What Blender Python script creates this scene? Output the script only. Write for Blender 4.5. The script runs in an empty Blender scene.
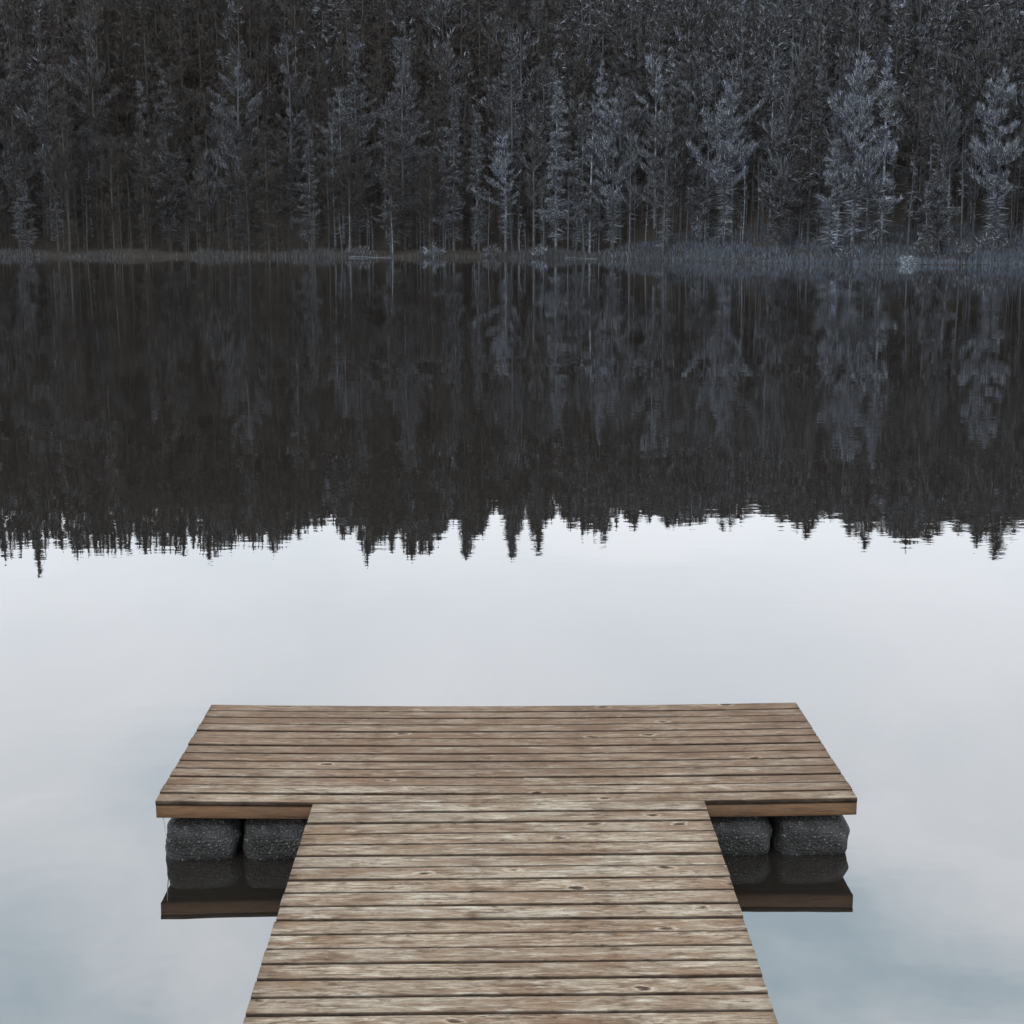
import bpy, math, random
import numpy as np

random.seed(7)
RNG = np.random.default_rng(11)
SC = bpy.context.scene
COL = SC.collection

# ------------------------------------------------------------------ camera facts
HAZE = 3.8e-5
F_PX, PITCH, ROLL, CAM_H = 1520.2, 0.1834, -0.0026, 3.3645


def ray(px, py):
    """world direction of the line of sight through a photo pixel"""
    u, v = (px - 512) / F_PX, (py - 512) / F_PX
    c, s = math.cos(ROLL), math.sin(ROLL)
    x, y = c * u + s * v, -s * u + c * v
    cp, sp = math.cos(PITCH), math.sin(PITCH)
    return np.array([x, cp - y * sp, -sp - y * cp])


def on_water(px, py):
    d = ray(px, py)
    return d * (CAM_H / -d[2])


# ------------------------------------------------------------------ helpers
def link(name, mesh, mats, parent=None):
    o = bpy.data.objects.new(name, mesh)
    COL.objects.link(o)
    for m in (mats if isinstance(mats, (list, tuple)) else [mats]):
        if m is not None and len(mesh.materials) < 4:
            mesh.materials.append(m)
    if parent is not None:
        o.parent = parent
    return o


def tag(o, label=None, cat=None, group=None, kind=None):
    if label: o['label'] = label
    if cat: o['category'] = cat
    if group: o['group'] = group
    if kind: o['kind'] = kind
    return o


def empty(name, loc, rz=0.0):
    o = bpy.data.objects.new(name, None)
    COL.objects.link(o)
    o.location = loc
    o.rotation_euler = (0, 0, rz)
    o.empty_display_size = 0.3
    return o


def mesh_np(name, V, F, mat_idx=None, smooth=False):
    """V (n,3); F (m,k) one face size, fast path"""
    V = np.asarray(V, dtype=np.float32)
    F = np.asarray(F, dtype=np.int32)
    me = bpy.data.meshes.new(name)
    m, k = F.shape
    me.vertices.add(len(V)); me.vertices.foreach_set('co', V.ravel())
    me.loops.add(m * k); me.loops.foreach_set('vertex_index', F.ravel())
    me.polygons.add(m)
    me.polygons.foreach_set('loop_start', np.arange(0, m * k, k, dtype=np.int32))
    me.polygons.foreach_set('loop_total', np.full(m, k, dtype=np.int32))
    if mat_idx is not None:
        me.polygons.foreach_set('material_index', np.asarray(mat_idx, dtype=np.int32))
    me.update(calc_edges=True)
    me.validate()
    if smooth:
        me.polygons.foreach_set('use_smooth', np.ones(len(me.polygons), dtype=bool))
    return me


# ------------------------------------------------------------------ material kit
class NT:
    def __init__(self, name, world=False):
        if world:
            self.nt = name.node_tree
        else:
            self.m = bpy.data.materials.new(name)
            self.m.use_nodes = True
            self.nt = self.m.node_tree
        self.nt.nodes.clear()

    def n(self, typ, ins=None, **kw):
        nd = self.nt.nodes.new(typ)
        for k, v in kw.items():
            setattr(nd, k, v)
        for k, v in (ins or {}).items():
            s = nd.inputs[k]
            if isinstance(v, bpy.types.NodeSocket):
                self.nt.links.new(v, s)
            else:
                s.default_value = v
        return nd

    def ramp(self, fac, stops, interp='LINEAR'):
        nd = self.n('ShaderNodeValToRGB', {'Fac': fac})
        cr = nd.color_ramp
        cr.interpolation = interp
        while len(cr.elements) < len(stops):
            cr.elements.new(0.5)
        for e, (p, c) in zip(cr.elements, stops):
            e.position = p
            e.color = (c, c, c, 1) if isinstance(c, (int, float)) else (*c, 1)
        return nd.outputs['Color']

    def math(self, op, a, b=0.0, c=None, clamp=False):
        ins = {0: a, 1: b}
        if c is not None: ins[2] = c
        nd = self.n('ShaderNodeMath', ins, operation=op)
        nd.use_clamp = clamp
        return nd.outputs[0]

    def noise(self, vec, scale, detail=3, rough=0.5, dist=0.0):
        return self.n('ShaderNodeTexNoise', {'Vector': vec, 'Scale': scale, 'Detail': detail,
                                             'Roughness': rough, 'Distortion': dist}).outputs['Fac']

    def mapping(self, vec, scale=(1, 1, 1), loc=(0, 0, 0)):
        return self.n('ShaderNodeMapping', {'Vector': vec, 'Scale': scale, 'Location': loc}).outputs[0]

    def mix(self, fac, a, b, mode='MIX'):
        nd = self.n('ShaderNodeMix', data_type='RGBA', blend_type=mode)
        for i, v in ((0, fac), (6, a), (7, b)):
            s = nd.inputs[i]
            if isinstance(v, bpy.types.NodeSocket):
                self.nt.links.new(v, s)
            elif i == 0:
                s.default_value = v
            else:
                s.default_value = (*v, 1) if len(v) == 3 else v
        return nd.outputs[2]

    def out(self, shader):
        self.n('ShaderNodeOutputMaterial', {'Surface': shader})
        return self.m


def plain(name, stops, rough=0.9, scale=3.0, island=False, bump=0.0, coords='Object', k=1.0):
    stops = [(p, tuple(v * k for v in c)) for p, c in stops]
    t = NT(name)
    if island:
        fac = t.n('ShaderNodeNewGeometry').outputs['Random Per Island']
    else:
        vec = t.n('ShaderNodeTexCoord').outputs[coords]
        fac = t.noise(vec, scale, 5, 0.62)
    col = t.ramp(fac, stops)
    ins = {'Base Color': col, 'Roughness': rough, 'Specular IOR Level': 0.2}
    if bump:
        ins['Normal'] = t.n('ShaderNodeBump', {'Height': fac, 'Distance': bump, 'Strength': 1.0}).outputs[0]
    return t.out(t.n('ShaderNodeBsdfPrincipled', ins).outputs[0])


# needles and twigs: tone differs from spray to spray
NEEDLE = {
    'pale': plain('pale_frosted_needles', [(0, (.034, .030, .027)), (.4, (.05, .052, .058)), (.75, (.165, .185, .225)), (1, (.66, .73, .85))], island=True, k=.84),
    'grey': plain('grey_blue_needles', [(0, (.032, .027, .023)), (.5, (.043, .041, .041)), (.8, (.095, .104, .124)), (1, (.46, .51, .60))], island=True, k=.74),
    'dark': plain('dark_needles', [(0, (.034, .028, .023)), (.55, (.040, .036, .033)), (.82, (.07, .075, .086)), (1, (.25, .28, .335))], island=True, k=.84),
}
NEEDLE['deep'] = plain('near_black_needles', [(0, (.032, .027, .023)), (.7, (.037, .032, .029)), (.93, (.05, .05, .054)), (1, (.13, .14, .16))], island=True, k=.84)
BARK_PALE = plain('pale_bark', [(.38, (.05, .054, .06)), (.52, (.12, .135, .155)), (.66, (.24, .275, .32))], scale=2.5)
BARK = plain('grey_bark', [(.3, (.03, .03, .032)), (.7, (.085, .095, .11))], scale=2.5)
BARK_DARK = plain('dark_bark', [(.3, (.03, .026, .022)), (.7, (.055, .052, .05))], scale=2.5)


# ------------------------------------------------------------------ shoreline and terrain
SHORE_PX = [(-260, 256.5), (0, 257), (180, 257.3), (330, 257.5), (500, 257.5), (560, 258.2), (630, 259.3), (700, 261),
            (780, 263), (860, 264.3), (940, 264.8), (1024, 264.6), (1290, 265)]
SH = np.array([on_water(a, b)[:2] for a, b in SHORE_PX])
SHX, SHY = SH[:, 0], SH[:, 1]


def shore_y(x):
    x = np.asarray(x, dtype=float)
    y = np.interp(x, SHX, SHY)
    side = np.maximum(0, np.abs(x) - 130)
    return y - side * 1.1 + 0.45 * np.sin(x * .55) + .3 * np.sin(x * 1.3 + 1)


def sstep(t):
    t = np.clip(t, 0, 1)
    return t * t * (3 - 2 * t)


def ground_z(x, y):
    x = np.asarray(x, dtype=float); y = np.asarray(y, dtype=float)
    s = y - shore_y(x)
    right = sstep((x - 5) / 25)                        # the sedge bank on the right
    bank = (0.8 + 1.6 * right) * sstep(s / (7 + 9 * right))
    bank += 0.5 * right * np.exp(-((s - 5) / 4) ** 2) * (0.5 + 0.5 * np.sin(x * .33 + .6)) * (s > 0)
    hill = 26.5 * sstep((s - 8) / 50) + 16 * sstep((s - 66) / 60)
    lump = 0.25 * np.sin(x * .41 + y * .2) * np.sin(y * .37) * (s > 1)
    far = np.where(s > 0, bank + hill + lump, np.maximum(s * 0.22, -2.5))
    s2 = -7.5 - y                                       # the shore behind the camera
    near = np.where(s2 > 0, 1.2 * sstep(s2 / 8) + 6 * sstep(s2 / 200), np.maximum(s2 * .22, -2.5))
    return np.maximum(far, near)


def make_terrain():
    xs = np.unique(np.concatenate([np.linspace(-1500, -160, 18), np.arange(-160, 161, 1.6), np.linspace(160, 1500, 18)]))
    ys = np.unique(np.concatenate([np.linspace(-900, -30, 12), np.arange(-30, 0, 1.5), np.linspace(0, 110, 14),
                                   np.arange(110, 300, 1.1), np.linspace(300, 1800, 22)]))
    X, Y = np.meshgrid(xs, ys)
    Z = ground_z(X, Y)
    V = np.stack([X, Y, Z], -1).reshape(-1, 3)
    nx, ny = len(xs), len(ys)
    i = np.arange(nx - 1)[None, :] + nx * np.arange(ny - 1)[:, None]
    F = np.stack([i, i + 1, i + 1 + nx, i + nx], -1).reshape(-1, 4)
    me = mesh_np('ground', V, F, smooth=True)
    t = NT('forest_floor')
    geo = t.n('ShaderNodeNewGeometry').outputs['Position']
    f1 = t.noise(geo, 0.35, 6, .65)
    f2 = t.noise(geo, 4.0, 5, .7)
    c = t.ramp(f1, [(.35, (.026, .022, .018)), (.6, (.036, .031, .027)), (.75, (.045, .041, .039))])
    c = t.mix(t.math('MULTIPLY', f2, .6), c, (.028, .024, .02))
    b = t.n('ShaderNodeBump', {'Height': f2, 'Distance': .25}).outputs[0]
    m = t.out(t.n('ShaderNodeBsdfPrincipled', {'Base Color': c, 'Roughness': 1.0, 'Specular IOR Level': .1, 'Normal': b}).outputs[0])
    tag(link('ground', me, m), kind='structure')


def make_water():
    V = [(-900, -250, 0), (900, -250, 0), (900, 420, 0), (-900, 420, 0)]
    me = mesh_np('lake', V, [(0, 1, 2, 3)])
    t = NT('lake_water')
    geo = t.n('ShaderNodeNewGeometry').outputs['Position']
    # gentle cat's paws: tiny ripples whose strength drifts over the lake
    patch = t.ramp(t.noise(t.mapping(geo, (.05, .12, 1), (3, 1, 0)), 1.0, 3, .5), [(.42, .25), (.68, 1.0)])
    n1 = t.noise(t.mapping(geo, (2.4, 4.6, 1)), 1.0, 2, .5)
    n2 = t.noise(t.mapping(geo, (.28, .6, 1), (7, 2, 0)), 1.0, 2, .5)
    h = t.math('MULTIPLY', t.math('MULTIPLY', n1, patch), 0.0010)
    h = t.math('ADD', h, t.math('MULTIPLY', n2, 0.0026))
    # rings spreading from where something broke the surface
    for (px, py, amp, fr, rad) in ((160, 992, .00011, 36, .42), (60, 905, .00007, 26, .8)):
        c = on_water(px, py)
        dv = t.n('ShaderNodeVectorMath', {0: geo, 1: (c[0], c[1], 0)}, operation='DISTANCE').outputs['Value']
        wv = t.math('SINE', t.math('MULTIPLY', dv, fr))
        g = t.math('DIVIDE', t.math('SUBTRACT', dv, rad * .6), rad * .45)
        env = t.math('POWER', 2.718, t.math('MULTIPLY', t.math('MULTIPLY', g, g), -1.0))
        h = t.math('ADD', h, t.math('MULTIPLY', t.math('MULTIPLY', wv, env), amp))
    bump = t.n('ShaderNodeBump', {'Height': h, 'Distance': 1.0, 'Strength': 1.0}).outputs[0]
    fr = t.n('ShaderNodeFresnel', {'IOR': 2.25, 'Normal': bump}).outputs[0]
    body = t.n('ShaderNodeBsdfDiffuse', {'Color': (.0115, .0095, .0078, 1)}).outputs[0]
    gl = t.n('ShaderNodeBsdfGlossy', {'Color': (.97, .98, 1, 1), 'Roughness': 0.0, 'Normal': bump}).outputs[0]
    m = t.out(t.n('ShaderNodeMixShader', {0: fr, 1: body, 2: gl}).outputs[0])
    tag(link('lake', me, m), kind='structure')


# ------------------------------------------------------------------ tree geometry
def unit(v):
    return v / np.maximum(np.linalg.norm(v, axis=-1, keepdims=True), 1e-9)


def strokes(P, D, L, W, rng):
    """flat tapering sprays: one triangle each, with its own facing"""
    n = len(P)
    D = unit(D)
    r = rng.normal(size=(n, 3))
    N = unit(np.cross(D, r))
    a = P - N * (W / 2)[:, None]
    b = P + N * (W / 2)[:, None]
    c = P + D * L[:, None]
    V = np.stack([a, b, c], 1).reshape(-1, 3)
    return V


def trunk_mesh(H, r0, rng, bend=.3, segs=9, sides=6, top=1.0):
    ph = rng.uniform(0, 6.28)
    zs = np.linspace(-0.6, H * top, segs)
    V = []
    for z in zs:
        q = max(z, 0) / H
        r = r0 * (1 - q) ** .8 * (1.12 if z < .3 else 1) + .018
        cx = bend * math.sin(q * 3.0 + ph) * q; cy = bend * math.cos(q * 2.3 + ph) * q
        for k in range(sides):
            a = k * 2 * math.pi / sides
            V.append((cx + r * math.cos(a), cy + r * math.sin(a), z))
    F = []
    for i in range(segs - 1):
        for k in range(sides):
            k2 = (k + 1) % sides
            F.append((i * sides + k, i * sides + k2, (i + 1) * sides + k2, (i + 1) * sides + k))
    centre = lambda z: np.stack([bend * np.sin(z / H * 3.0 + ph) * z / H, bend * np.cos(z / H * 2.3 + ph) * z / H, z], -1)
    return np.array(V), np.array(F), centre


def crown_points(kind, H, R, rng, n, centre, fat=1.0):
    """triangle soup for the crown of one tree"""
    out = []
    if kind == 'spruce':
        cb = H * rng.uniform(.10, .2)
        nb = int(H * 5.5)
        q = np.sort(rng.uniform(0, 1, nb) ** .85)
        prof = (1 - q) ** .85 * (1 + .22 * np.sin(q * 19 + rng.uniform(0, 6))) + .03
        curve = (-.32, .30)
        z0 = cb + q * (H - cb)
    elif kind == 'pine':
        cb = H * rng.uniform(.2, .36)
        nb = int(rng.integers(48, 66))
        q = np.sort(rng.uniform(0, 1, nb))
        prof = np.clip((1 - q) ** .62 * (q + .22) ** .28 * 1.25 * (1 + .32 * np.sin(q * 14 + rng.uniform(0, 6))), .1, 1.3)
        curve = (.12, .5)
        z0 = cb + q * (H * .96 - cb)
    elif kind == 'column':
        cb = H * rng.uniform(.08, .25)
        nb = int(H * 4.2)
        q = np.sort(rng.uniform(0, 1, nb))
        prof = (1 - q) ** .5 * (.55 + .5 * np.exp(-((q - .35) / .3) ** 2)) * (1 + .25 * np.sin(q * 15 + rng.uniform(0, 6))) + .04
        curve = (.1, .25)
        z0 = cb + q * (H * .985 - cb)
    elif kind == 'fan':                                # bare broadleaf: limbs rising in a fan
        cb = H * .28
        nb = 46
        q = np.sort(rng.uniform(0, 1, nb))
        prof = (1.15 - q) ** .7 * rng.uniform(.35, 1.1, nb)
        curve = (.55, .5)
        z0 = cb + q * (H * .9 - cb)
    else:                                              # dead stem
        cb = H * .15
        nb = max(14, n // 10)
        q = np.sort(rng.uniform(0, 1, nb))
        prof = (1 - q * .7) * rng.uniform(.3, 1, nb)
        curve = (.1, .1)
        z0 = cb + q * (H * .97 - cb)
    az = rng.uniform(0, 2 * np.pi, nb)
    # lopsided crown: one side fuller
    lop = 1 + .28 * np.cos(az - rng.uniform(0, 6.28))
    Lb = R * prof * rng.uniform(.45, 1.15, nb) * lop * (1 + .2 * np.sin(z0 * 1.7 + az * 2))
    o = centre(z0)
    rad = np.stack([np.cos(az), np.sin(az), 0 * az], -1)
    up0, up1 = curve
    t0 = rng.uniform(-.12, .12, nb)

    def pos(t, i):
        return o[i] + rad[i] * (Lb[i] * t)[:, None] + np.stack([0 * t, 0 * t, Lb[i] * t * (up0 + t0[i] + up1 * t)], -1)
    # branch wood as three tapering segments
    idx = np.arange(nb)
    for k in range(3):
        ta, tb = np.full(nb, k / 3), np.full(nb, (k + 1.25) / 3)
        pa, pb = pos(ta, idx), pos(tb, idx)
        w = (0.05 + .018 * Lb) * (1 - k * .28) * (1.0 if kind != 'dead' else .8)
        for _ in range(2):
            out.append(strokes(pa, pb - pa, np.linalg.norm(pb - pa, axis=1), w, rng))
    # sprays
    w_ = Lb / Lb.sum()
    ii = rng.choice(nb, n, p=w_)
    t = rng.uniform(.08 if kind != 'pine' else .3, 1.0, n) ** (.75)
    p = pos(t, ii)
    d = unit(pos(np.minimum(t + .1, 1.1), ii) - p)
    side = np.cross(d, [0, 0, 1.0]) * rng.choice([-1, 1], n)[:, None]
    if kind in ('spruce', 'pine', 'column'):
        # side twigs carry the needles: every twig ends in a small tuft of sprays
        nt = n // 9
        it = rng.choice(nb, nt, p=w_)
        tt = rng.uniform(.06 if kind != 'pine' else .28, 1.0, nt) ** .8
        pc = pos(tt, it)
        dc = unit(pos(np.minimum(tt + .1, 1.1), it) - pc)
        sc_ = np.cross(dc, [0, 0, 1.0]) * rng.choice([-1, 1], nt)[:, None]
        reach = (Lb[it] * (1.08 - tt) * .42 + .12) * rng.uniform(0, 1, nt)
        droop = {'spruce': -.35, 'pine': .45, 'column': .1}[kind]
        tw = unit(sc_ + dc * rng.uniform(.2, 1.0, (nt, 1)) + np.array([0, 0, 1.0]) * (droop + rng.normal(0, .2, (nt, 1))))
        cen = pc + tw * reach[:, None] + rng.normal(0, .06, (nt, 3))
        out.append(strokes(pc, cen - pc, np.linalg.norm(cen - pc, axis=1) + .05, np.full(nt, .035 * fat), rng))
        ii = rng.integers(0, nt, n)
        p = cen[ii] + rng.normal(0, .05, (n, 3)) - tw[ii] * (reach[ii] * rng.uniform(0, .7, n))[:, None]
        D = tw[ii] * .7 + dc[ii] * .4 + np.array([0, 0, {'spruce': -.1, 'pine': .75, 'column': .4}[kind]]) + rng.normal(0, .42, (n, 3))
        L = rng.uniform(.16, .5, n) * (1.15 if kind == 'pine' else 1)
        W = rng.uniform(.018, .05, n) * (1 if fat < 1.6 else 1.45)
    elif kind == 'fan':
        D = d + side * rng.uniform(0, .7, (n, 1)) + np.array([0, 0, .4]) + rng.normal(0, .25, (n, 3))
        L = rng.uniform(.4, 1.3, n)
        W = rng.uniform(.02, .05, n)
    else:
        D = d + side * rng.uniform(0, .8, (n, 1)) + rng.normal(0, .3, (n, 3))
        L = rng.uniform(.2, .8, n)
        W = rng.uniform(.025, .05, n)
    if kind == 'spruce':                              # the leader and its tight tip
        m = max(40, n // 14)
        q2 = rng.uniform(0, 1, m)
        z2 = H * (.86 + .14 * q2)
        a2 = rng.uniform(0, 6.28, m)
        D2 = np.stack([np.cos(a2), np.sin(a2), rng.uniform(-.3, .6, m)], -1)
        out.append(strokes(centre(z2), D2, (.1 + .15 * R * (1 - q2)) * rng.uniform(.6, 1.1, m), np.full(m, .1 * fat), rng))
    k = fat if kind not in ('fan', 'dead') else 1.0
    if kind != 'dead':                                # dead twigs on the bare lower stem
        m = max(50, n // 26)
        z3 = rng.uniform(.06 * H, cb + .15 * H, m)
        a3 = rng.uniform(0, 6.28, m)
        D3 = np.stack([np.cos(a3), np.sin(a3), rng.uniform(-.55, .45, m)], -1)
        out.append(strokes(centre(z3), D3, rng.uniform(.4, 1.7, m), rng.uniform(.03, .06, m) * k ** .5, rng))
    out.append(strokes(p, D, L * (1 + (k - 1) * .6), W * k, rng))
    return np.concatenate(out)


def tree_data(kind, H, R, n, seed, r0=None, fat=1.0):
    rng = np.random.default_rng(seed)
    r0 = r0 or (.06 + .0052 * H)
    V, F, centre = trunk_mesh(H, r0, rng, bend=rng.uniform(.05, .45), top=1.0 if kind in ('spruce', 'dead') else .95)
    C = crown_points(kind, H, R, rng, n, centre, fat)
    return V, F, C


def tri_faces(n):
    return np.arange(n * 3).reshape(-1, 3)


_protos = {}


def tree_proto(kind, H, R, n, seed, tone, bark):
    """meshes of one kind of tree, shared by its copies"""
    key = (kind, H, R, n, seed, tone, bark.name)
    if key not in _protos:
        V, F, C = tree_data(kind, H, R, n, seed, None, 1.15 if tone != 'dark' else 1.7)
        tm = mesh_np('trunk', V, F, smooth=True); tm.materials.append(bark)
        cm = mesh_np('crown', C, tri_faces(len(C) // 3)); cm.materials.append(NEEDLE[tone])
        _protos[key] = (tm, cm)
    return _protos[key]


KIND_NAME = {'spruce': 'spruce_tree', 'pine': 'pine_tree', 'column': 'conifer_tree', 'fan': 'bare_tree', 'dead': 'dead_tree'}


def add_tree(proto, name, loc, sxy, sz, rz, label, cat, group=None):
    e = empty(name, loc, rz)
    e.scale = (sxy, sxy, sz)
    tag(e, label, cat, group)
    for nm, me in zip(('trunk', 'crown'), proto):
        o = bpy.data.objects.new(nm, me)
        COL.objects.link(o)
        o.parent = e
    return e


# skyline as the water mirrors it: photo x, photo y of the mirrored tree tops
BASE_LINE = [(-300, 545), (-200, 555), (-100, 548), (0, 552), (10, 560), (20, 545), (36, 552), (42, 576), (48, 545), (55, 532), (62, 530), (67, 540), (75, 558), (82, 553), (95, 557), (105, 555), (115, 555), (128, 553), (133, 533), (140, 555), (160, 552), (175, 553), (195, 548), (210, 560), (222, 553), (235, 548), (250, 545), (262, 550), (275, 556), (285, 545), (290, 538), (320, 530), (328, 520), (333, 525), (343, 547), (352, 532), (360, 545), (366, 566), (375, 545), (390, 550), (398, 540), (408, 562), (425, 556), (440, 545), (448, 525), (457, 528), (465, 562), (480, 540), (490, 520), (497, 508), (505, 525), (512, 563), (523, 522), (528, 522), (536, 552), (548, 520), (557, 510), (563, 522), (572, 532), (580, 525), (590, 540), (600, 540), (606, 543), (613, 515), (622, 515), (632, 533), (640, 522), (655, 518), (672, 530), (690, 528), (705, 527), (715, 512), (722, 517), (728, 530), (735, 520), (745, 513), (755, 510), (765, 515), (785, 520), (800, 530), (807, 538), (820, 525), (835, 518), (850, 518), (860, 545), (868, 535), (880, 523), (895, 525), (905, 548), (920, 545), (930, 545), (940, 535), (945, 522), (955, 530), (965, 528), (975, 527), (985, 535), (997, 557), (1005, 530), (1015, 525), (1024, 525), (1100, 535), (1200, 525), (1324, 535)]
SPIKES = [(4, 563, 12), (20, 556, 14), (42, 578, 12), (78, 560, 12), (88, 556, 12), (108, 555, 12), (128, 552, 10), (146, 553, 12),
          (165, 552, 12), (185, 556, 14), (211, 562, 13), (232, 552, 12), (252, 552, 12), (275, 556, 12), (297, 541, 12), (322, 530, 12),
          (343, 541, 12), (366, 567, 14), (383, 546, 12), (392, 556, 12), (410, 564, 14), (428, 556, 14), (441, 540, 10), (466, 562, 14),
          (482, 540, 10), (513, 562, 15), (536, 552, 15), (552, 524, 10), (572, 532, 10), (583, 540, 12), (606, 541, 14), (616, 530, 10),
          (633, 532, 12), (648, 524, 12), (668, 530, 14), (690, 528, 12), (721, 532, 10), (742, 524, 12), (780, 526, 14), (806, 539, 14),
          (838, 520, 12), (864, 550, 14), (880, 536, 12), (905, 549, 16), (925, 543, 14), (960, 536, 16), (997, 558, 16), (1014, 534, 12)]
BLX = np.array([a for a, b in BASE_LINE], float); BLY = np.array([b for a, b in BASE_LINE], float)


def mirror_top(px, py, Y):
    """height of a tree top standing at depth Y whose mirror image shows at (px, py)"""
    d = ray(px, py)
    k = Y / d[1]
    return d[0] * k, -d[2] * k - CAM_H


def px_of(x, Y):
    """photo column of a far point (close enough for crowns)"""
    return 512 + F_PX * x / (Y * math.cos(PITCH) + 3.4 * math.sin(PITCH))


def make_forest():
    rng = np.random.default_rng(5)
    placed = []

    def free(x, y, r):
        return all((x - a) ** 2 + (y - b) ** 2 > r * r for a, b in placed)

    # --- the trees one can point at, each with its own proportions
    # (photo x, photo y of the top, crown width px, kind, tone, metres behind the waterline, label)
    NAMED = [
        (20, 22, 52, 'pine', 'dark', 9, 'tall grey pine at the far left edge of the forest wall'),
        (57, 60, 42, 'pine', 'dark', 6, 'dark pine with a long bare curved stem near the left edge'),
        (100, 8, 62, 'pine', 'dark', 14, 'big grey pine with a wide feathery crown high on the left'),
        (172, 68, 42, 'column', 'dark', 8, 'narrow grey conifer with a dense brushy crown, right of the left bare stems'),
        (243, 44, 66, 'pine', 'grey', 9, 'broad pale pine with shaggy crown reaching low, largest on the left half of the forest'),
        (310, 116, 24, 'spruce', 'grey', 6, 'short slim grey spruce between two larger pines on the left half'),
        (292, 30, 46, 'pine', 'grey', 18, 'grey pine rising behind the short slim spruce on the left half'),
        (360, 22, 54, 'column', 'grey', 11, 'tall grey conifer with an open brushy crown left of the pale shaggy one'),
        (405, 26, 58, 'column', 'grey', 9, 'wide pale shaggy conifer just left of centre'),
        (454, 86, 26, 'spruce', 'grey', 5, 'slim pale pointed spruce standing left of centre by the water'),
        (479, 110, 22, 'spruce', 'grey', 4.5, 'small slim spruce right beside the pale pointed one left of centre'),
        (512, 15, 44, 'column', 'grey', 13, 'tall conifer with pale stem at the middle of the forest wall'),
        (556, 80, 36, 'spruce', 'pale', 6, 'pale narrow conifer with a layered crown just right of centre at the shore'),
        (612, 96, 44, 'pine', 'pale', 7, 'crooked pine with flat pale branches on a bare stem right of centre'),
        (640, 8, 34, 'spruce', 'dark', 18, 'dark pointed spruce rising behind the flat-branched pine right of centre'),
        (690, 44, 60, 'pine', 'grey', 13, 'wide grey pine with arched boughs right of centre'),
        (722, 78, 56, 'pine', 'pale', 9, 'pale wide pine with an open feathery crown right of centre'),
        (775, 118, 40, 'column', 'grey', 8, 'mid grey bushy conifer left of the brightest pine on the right'),
        (850, 48, 62, 'pine', 'pale', 8, 'brightest tall pale pine on the right with layered boughs'),
        (828, 140, 26, 'column', 'pale', 6, 'short pale bushy conifer at the foot of the brightest pine on the right'),
        (905, 66, 42, 'pine', 'dark', 14, 'dark pine with loose crown right of the brightest pale pine'),
        (935, 160, 46, 'spruce', 'grey', 5.5, 'low bushy spruce standing alone on the right bank above the rounded boulder'),
        (995, 66, 62, 'pine', 'pale', 8, 'broad pale pine near the right edge of the forest wall'),
        (980, 10, 40, 'spruce', 'grey', 20, 'tall grey spruce behind the broad pale pine near the right edge'),
    ]
    for i, (px, pt, wpx, kind, tone, s, label) in enumerate(NAMED):
        w = on_water(px, float(np.interp(px, [a for a, b in SHORE_PX], [b for a, b in SHORE_PX])))
        Y = shore_y(w[0]) + s
        x = w[0] * Y / w[1]
        Y = float(shore_y(x) + s)
        d = ray(px, pt)
        top = CAM_H + d[2] * Y / d[1]
        z = float(ground_z(x, Y))
        H = top - z
        R = wpx / F_PX * Y / 2
        n = int(8000 + 520 * wpx)
        bark = {'pale': BARK_PALE if i % 3 == 0 else BARK, 'grey': BARK, 'dark': BARK_DARK}[tone]
        add_tree(tree_proto(kind, round(H, 2), round(R, 2), n, 100 + i, tone, bark), KIND_NAME[kind],
                 (x, Y, z), 1, 1, 0, label, KIND_NAME[kind].replace('_tree', ' tree').replace('conifer tree', 'conifer'))
        placed.append((x, Y))

    # --- trees of the skyline, seen in the water
    sky_protos = [tree_proto('spruce', 20, 4.3, 9000, 300 + k, 'dark', BARK_DARK) for k in range(4)]
    for k, (px, py, wpx) in enumerate(SPIKES):
        Y = 240 + rng.uniform(-4, 6)
        x, top = mirror_top(px, py, Y)
        z = float(ground_z(x, Y)) - .2
        H = top - z
        R = wpx / F_PX * Y / 2 * 1.9
        add_tree(sky_protos[k % 4], 'spruce_tree', (x, Y, z), max(.8, R / 2.1), H / 20, rng.uniform(0, 6.28),
                 'pointed spruce on the ridge, its tip showing only in the lake reflection', 'spruce tree',
                 'spruces along the ridge mirrored in the lake')
        placed.append((x, Y))

    # --- the front rows
    specs = []
    for k in range(4): specs.append(('spruce', 17, 1.7 + .25 * k, 10000, 400 + k))
    for k in range(5): specs.append(('pine', 19, 2.2 + .25 * k, 11000, 420 + k))
    for k in range(4): specs.append(('column', 18, 1.4 + .25 * k, 10500, 440 + k))
    specs += [('fan', 15, 2.0, 2200, 460), ('fan', 14, 1.6, 1800, 461)]
    LAB = {'spruce': 'slender spruce among the closely packed trees of the forest wall',
           'pine': 'high-crowned pine among the closely packed trees of the forest wall',
           'column': 'narrow shaggy conifer among the closely packed trees of the forest wall',
           'fan': 'leafless tree with rising branches among the packed trees of the forest wall'}
    GRP = {'spruce': 'spruces of the forest wall', 'pine': 'pines of the forest wall',
           'column': 'narrow conifers of the forest wall', 'fan': 'leafless trees of the forest wall'}
    cnt = 0; tries = 0
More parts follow.
